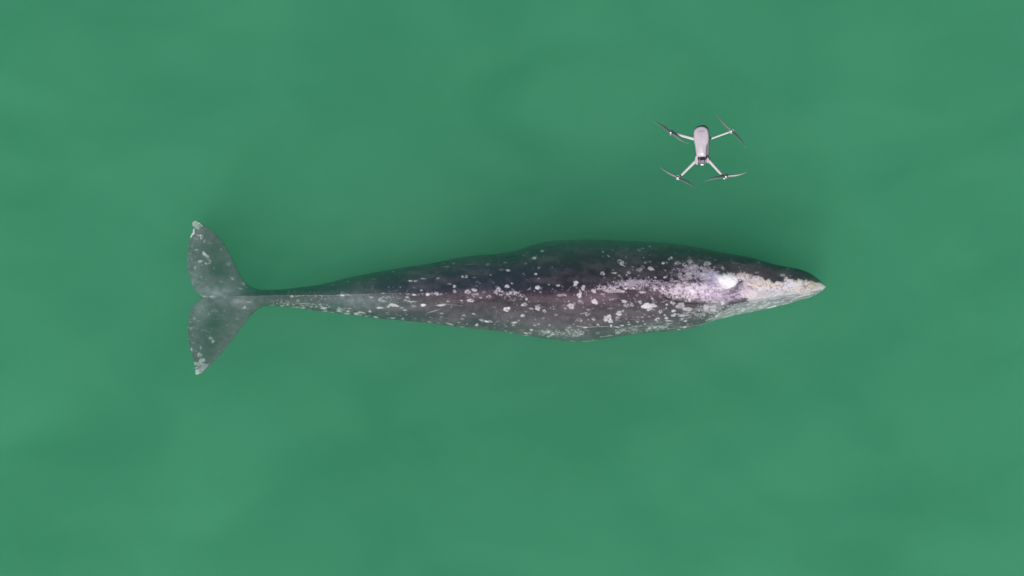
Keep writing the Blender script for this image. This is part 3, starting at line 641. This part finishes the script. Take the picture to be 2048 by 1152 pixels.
    bp = nt.nodes.new("ShaderNodeBump"); bp.inputs["Strength"].default_value = 0.25; bp.inputs["Distance"].default_value = 0.02
    nt.links.new(nz.outputs[0], bp.inputs["Height"]); nt.links.new(bp.outputs[0], b.inputs["Normal"])
    b.inputs["Roughness"].default_value = 0.55
    b.inputs["Specular IOR Level"].default_value = 0.12      # wet skin under water hardly shines
    nt.links.new(b.outputs[0], out.inputs[0])
    o = link("gray_whale", me, None, mt)
    tag(o, "dark grey barnacle-spotted whale just under the green water with pale crusted snout to the right", "whale")


build_whale()


# ---------------------------------------------------------------- the camera drone hovering above
SD = 0.0028                        # metres per plan pixel at the drone
DH = CAM_H * (1 - SD / S)
OX, OY = 1404.0, 290.0
droot = bpy.data.objects.new("camera_drone", None)
SC.collection.objects.link(droot)
loc = Vector(((OX - 1024) * SD, (576 - OY) * SD, DH))
droot.location = loc
vdir = Vector((-loc.x, -loc.y, CAM_H - DH))
nrm = (vdir + Vector((-0.85, -0.55, 0))).normalized()
yax = (Vector((0.0, 1, 0)) - nrm * nrm.y).normalized()
xax = yax.cross(nrm)
droot.rotation_euler = Matrix((xax, yax, nrm)).transposed().to_euler()
droot.empty_display_size = 0.1
tag(droot, "small pale grey four-rotor camera drone hovering above the water beside the whale's head", "drone")


def plastic(name, col, rough=0.45, spec=0.5, bump=0.02):
    m, nt, out = material(name)
    b = nt.nodes.new("ShaderNodeBsdfPrincipled")
    nz = nt.nodes.new("ShaderNodeTexNoise"); nz.inputs["Scale"].default_value = 60
    rp = nt.nodes.new("ShaderNodeValToRGB")
    rp.color_ramp.elements[0].color = tuple(c * 0.93 for c in col) + (1,)
    rp.color_ramp.elements[1].color = tuple(min(1, c * 1.05) for c in col) + (1,)
    tc = nt.nodes.new("ShaderNodeTexCoord")
    nt.links.new(tc.outputs["Object"], nz.inputs["Vector"])
    nt.links.new(nz.outputs[0], rp.inputs[0]); nt.links.new(rp.outputs[0], b.inputs["Base Color"])
    b.inputs["Roughness"].default_value = rough; b.inputs["Specular IOR Level"].default_value = spec
    nt.links.new(b.outputs[0], out.inputs[0])
    return m


M_SHELL = plastic("pale_grey_plastic", (0.41, 0.36, 0.405), 0.55)
M_ARM = plastic("arm_plastic", (0.45, 0.435, 0.44), 0.5)
M_DARK = plastic("charcoal_plastic", (0.022, 0.022, 0.028), 0.4)
M_GREY = plastic("mid_grey_plastic", (0.20, 0.18, 0.21), 0.4)
M_METAL = plastic("silver_cap", (0.80, 0.80, 0.82), 0.25, 0.8)
M_BLADE = plastic("blade_plastic", (0.068, 0.100, 0.086), 0.4, 0.5)
M_TIP = plastic("gold_tip", (0.42, 0.34, 0.08), 0.4)
M_GLASS = plastic("lens_glass", (0.015, 0.012, 0.03), 0.08, 1.0)


def L(px, py):
    return ((px - OX) * SD, (OY - py) * SD)


import bmesh


def loft(name, sections, mat, parent, bev=0.0, segs=2):
    """sections: list of closed loops (same count); capped both ends"""
    bm = bmesh.new()
    rows = [[bm.verts.new(p) for p in s] for s in sections]
    n = len(rows[0])
    for a, b in zip(rows[:-1], rows[1:]):
        for k in range(n):
            bm.faces.new((a[k], a[(k + 1) % n], b[(k + 1) % n], b[k]))
    caps = [bm.faces.new(rows[0][::-1]), bm.faces.new(rows[-1])]
    bmesh.ops.poke(bm, faces=caps)
    bmesh.ops.recalc_face_normals(bm, faces=bm.faces)
    me = bpy.data.meshes.new(name)
    bm.to_mesh(me); bm.free()
    smooth(me)
    o = link(name, me, parent, mat)
    md = o.modifiers.new("edges", 'EDGE_SPLIT'); md.split_angle = math.radians(42)
    return o


def outline_loft(name, pts, layers, mat, parent):
    """pts: plan outline in drone metres; layers: (z, inset) from the bottom up"""
    p = np.array(pts); c = p.mean(0)
    n = len(p)
    # smooth the outline (closed, Chaikin)
    for _ in range(2):
        q = np.roll(p, -1, 0)
        p = np.stack([0.78 * p + 0.22 * q, 0.22 * p + 0.78 * q], 1).reshape(-1, 2)
    secs = []
    t = np.roll(p, -1, 0) - np.roll(p, 1, 0)
    nn = np.stack([t[:, 1], -t[:, 0]], -1); nn /= np.linalg.norm(nn, axis=1)[:, None]
    if ((p - c) * nn).sum() < 0: nn = -nn
    for z, ins in layers:
        r = p - nn * ins
        secs.append([(a, b, z) for a, b in r])
    return loft(name, secs, mat, parent)


def disc(name, x, y, z0, z1, r0, r1, mat, parent, seg=28, bevel=0.15):
    secs = []
    for z, r in ((z0, r0), (z0 + (z1 - z0) * 0.8, r1), (z1, r1 * (1 - bevel))):
        secs.append([(x + r * math.cos(a), y + r * math.sin(a), z) for a in [2 * math.pi * k / seg for k in range(seg)]])
    return loft(name, secs, mat, parent)


def bar(name, p0, p1, w0, w1, h0, h1, mat, parent, drop=0.0):
    """tapered rounded bar between two points"""
    a, b = Vector(p0), Vector(p1)
    d = (b - a).normalized(); s = Vector((-d.y, d.x, 0)).normalized(); u = s.cross(d) * -1
    secs = []
    for k in range(9):
        t = k / 8
        c = a.lerp(b, t); w = w0 + (w1 - w0) * t; h = h0 + (h1 - h0) * t
        loop = []
        for j in range(16):
            an = 2 * math.pi * j / 16
            ca, sa = math.cos(an), math.sin(an)
            loop.append(c + s * w / 2 * math.copysign(abs(ca) ** 0.6, ca) + Vector((0, 0, 1)) * h / 2 * math.copysign(abs(sa) ** 0.6, sa))
        secs.append([tuple(v) for v in loop])
    return loft(name, secs, mat, parent)


# shell: deep lower hull, waisted top cap, dark battery back
top = [(1388.3, 262), (1391, 257), (1397, 253.2), (1404, 252.2), (1410.5, 253.4), (1415.6, 257.6), (1417.2, 262.5), (1418.2, 272), (1418, 280), (1416, 287),
       (1413.6, 290), (1412.8, 300), (1412.3, 312), (1410, 313.5), (1398, 313.5), (1392, 312), (1391, 300), (1389.8, 289), (1387.8, 280), (1387.7, 270)]
body = outline_loft("body", [L(*q) for q in top], [(-0.046, 0.010), (-0.040, 0.003), (-0.020, -0.001), (-0.004, 0.0), (0.003, 0.0015), (0.0065, 0.005), (0.0082, 0.009)], M_SHELL, droot)
low = [(1390, 263), (1392.5, 257.5), (1398, 254), (1404, 253), (1410, 254), (1414.5, 258), (1416.5, 264), (1417, 285), (1416, 300), (1415, 320), (1410, 327), (1398, 327), (1392, 320), (1390, 300), (1388.5, 285)]
hull = outline_loft("hull", [L(*q) for q in low], [(-0.075, 0.012), (-0.068, 0.004), (-0.050, 0.0), (-0.0225, 0.0), (-0.020, 0.004)], M_GREY, droot)
bat = outline_loft("battery", [L(*q) for q in [(1387.9, 264), (1389.5, 258), (1395, 252.6), (1404, 251.2), (1410, 252.2), (1415, 256.5), (1416.5, 262)]], [(-0.052, 0.004), (-0.046, 0.0), (-0.012, 0.0), (-0.008, 0.003)], M_DARK, droot)
# seam and status strip on the battery lid
outline_loft("battery_latch", [L(*q) for q in [(1397.5, 262.2), (1404, 261.6), (1410.5, 262.2), (1410.5, 263.3), (1404, 263.0), (1397.5, 263.3)]], [(0.0075, 0), (0.0098, 0.0003)], M_GREY, droot)
# nose: shoulders, gimbal bay, camera
outline_loft("nose_shoulder", [L(*q) for q in [(1390.5, 310), (1396, 311), (1396.2, 322), (1395, 329.5), (1391.5, 329), (1388, 325), (1388.5, 318)]], [(-0.052, 0.002), (-0.046, 0), (-0.006, 0), (-0.002, 0.003)], M_SHELL, droot)
outline_loft("nose_shoulder", [L(*q) for q in [(1412, 311), (1416.5, 316), (1418.5, 321), (1417, 326), (1413.5, 328), (1411.5, 322)]], [(-0.052, 0.002), (-0.046, 0), (-0.012, 0), (-0.008, 0.003)], M_SHELL, droot)
outline_loft("gimbal_mount", [L(*q) for q in [(1396, 311.5), (1411, 311.5), (1412, 318), (1410, 325.5), (1397, 325.5), (1395.5, 318)]], [(-0.06, 0.003), (-0.05, 0), (-0.024, 0), (-0.020, 0.003)], M_DARK, droot)
gc = outline_loft("camera", [L(*q) for q in [(1399, 317.5), (1408.5, 317.5), (1409, 326), (1406.5, 330.5), (1400.5, 330.5), (1398.5, 326)]], [(-0.055, 0.003), (-0.048, 0), (-0.012, 0), (-0.007, 0.004)], plastic("camera_housing", (0.20, 0.16, 0.19), 0.4), droot)
outline_loft("lens", [L(*q) for q in [(1399.2, 313.2), (1408.2, 313.2), (1408.4, 320.5), (1399.0, 320.5)]], [(-0.030, 0), (-0.003, 0), (-0.001, 0.002)], M_GLASS, gc)
outline_loft("lens_cap", [L(*q) for q in [(1400.2, 327.6), (1406.2, 327.6), (1406.6, 330), (1405, 331), (1401.4, 331), (1399.8, 330)]], [(-0.02, 0), (-0.003, 0), (-0.001, 0.001)], M_METAL, gc)
disc("shell_glint", *L(1404.2, 306.6), 0.007, 0.0098, 0.0060, 0.0056, M_METAL, droot)  # silver disc added as a bright glint on the shell
for (x, y, r) in ((1395.2, 317.5, 0.0062), (1411.8, 316.5, 0.0070)):
    s_ = disc("vision_sensor", *L(x, y), -0.020, -0.003, r, r * 0.9, M_DARK, droot)
    disc("sensor_lens", *L(x, y), -0.004, -0.0015, r * 0.55, r * 0.5, M_GLASS, s_, 20)

ARMS = [  # root, end, motor, propeller angle, widths
    ((1387.5, 278.0), (1345.5, 264.8), (1341.8, 263.2), 143, 5.6, 4.4, -0.026, (1340.2, 267.0)),
    ((1419.5, 279.0), (1458.5, 266.2), (1462.3, 264.5), -48, 3.6, 3.4, -0.026, (1459.5, 262.0)),
    ((1389.5, 322.5), (1359.5, 350.8), (1354.4, 354.2), -30, 5.4, 4.2, -0.018, (1352.6, 357.0)),
    ((1416.5, 322.0), (1445.5, 355.6), (1450.2, 354.2), 8, 5.6, 4.2, -0.018, (1446.0, 358.6)),
]


def blade_mesh(mirror):
    me = bpy.data.meshes.new("blade")
    secs = []
    R = 0.119; n = 26
    for k in range(n):
        t = k / (n - 1)
        r = 0.009 + (R - 0.009) * t
        chord = 0.0120 * (0.42 + 0.9 * math.sin(math.pi * min(1, (t + 0.05) * 0.95) ** 0.62) ** 1.0) * (1 - 0.45 * t ** 2)
        if t > 0.93: chord *= math.sqrt(max(0.02, 1 - ((t - 0.93) / 0.07) ** 2))
        tw = math.radians(20 - 14 * t)
        sweep = -0.004 * math.sin(math.pi * t) + 0.006 * t * t
        loop = []
        for j in range(14):
            a = 2 * math.pi * j / 14
            cx = chord * 0.5 * math.cos(a); cz = 0.0009 * (1.2 - 0.7 * t) * math.sin(a) + 0.05 * chord * (1 - (2 * cx / max(chord, 1e-6)) ** 2)
            y = cx * math.cos(tw) - cz * math.sin(tw); z = cx * math.sin(tw) + cz * math.cos(tw)
            loop.append((r, (y + sweep) * mirror, z + 0.003 * t * t))
        secs.append(loop)
    v = [p for s in secs for p in s]; m = 14
    f = [(i * m + j, i * m + (j + 1) % m, (i + 1) * m + (j + 1) % m, (i + 1) * m + j) for i in range(n - 1) for j in range(m)]
    f += [tuple(range(m))[::-1], tuple(range((n - 1) * m, n * m))]
    me.from_pydata(v, [], f)
    me.materials.append(M_BLADE); me.materials.append(M_TIP)
    for p in me.polygons:
        if p.center.x > 0.1135: p.material_index = 1
    smooth(me)
    return me


BL = {1: blade_mesh(1), -1: blade_mesh(-1)}
for idx, (rt, en, mo, ang, w0, w1, z, ft) in enumerate(ARMS):
    p0 = L(*rt) + (z,); p1 = L(*en) + (z + 0.004,)
    arm = bar("arm", p0, p1, w0 * SD * 1.12, w1 * SD * 1.12, 0.016, 0.012, M_ARM, droot)
    if idx == 1:
        disc("arm_hinge", *L(1420.0, 278.3), -0.04, -0.010, 0.0072, 0.0068, M_DARK, droot)
    mx_, my_ = L(*mo)
    # dark collar where arm meets motor, motor can, landing foot
    q0 = Vector(p1); q1 = Vector((mx_, my_, z + 0.004))
    dr = (q0 - q1).normalized()
    bar("motor_mount", tuple(q1), tuple(q0 + dr * 0.004), 0.016, 0.0135, 0.014, 0.0122, M_DARK, arm)
    mt = disc("motor", mx_, my_, z - 0.010, z + 0.016, 0.0138, 0.0136, M_METAL if idx in (1, 2) else M_GREY, droot, 32)
    disc("motor_top", mx_, my_, z + 0.0155, z + 0.0175, 0.0100, 0.0096, M_DARK, mt, 28)
    fx, fy = L(*ft)
    disc("landing_foot", fx, fy, z - 0.045, z + 0.002, 0.0042, 0.0056, M_METAL, arm, 18)
    pr = disc("propeller", 0, 0, 0.0, 0.009, 0.0056, 0.0052, M_METAL, droot, 24, 0.3)
    pr.location = (mx_, my_, z + 0.0178)
    pr.rotation_euler = (0, 0, math.radians(ang))
    sg = 1 if idx in (0, 3) else -1
    for k in range(2):
        b = bpy.data.objects.new("blade", BL[sg])
        SC.collection.objects.link(b)
        b.parent = pr; b.location = (0, 0, 0.0045); b.rotation_euler = (0, 0, math.pi * k)
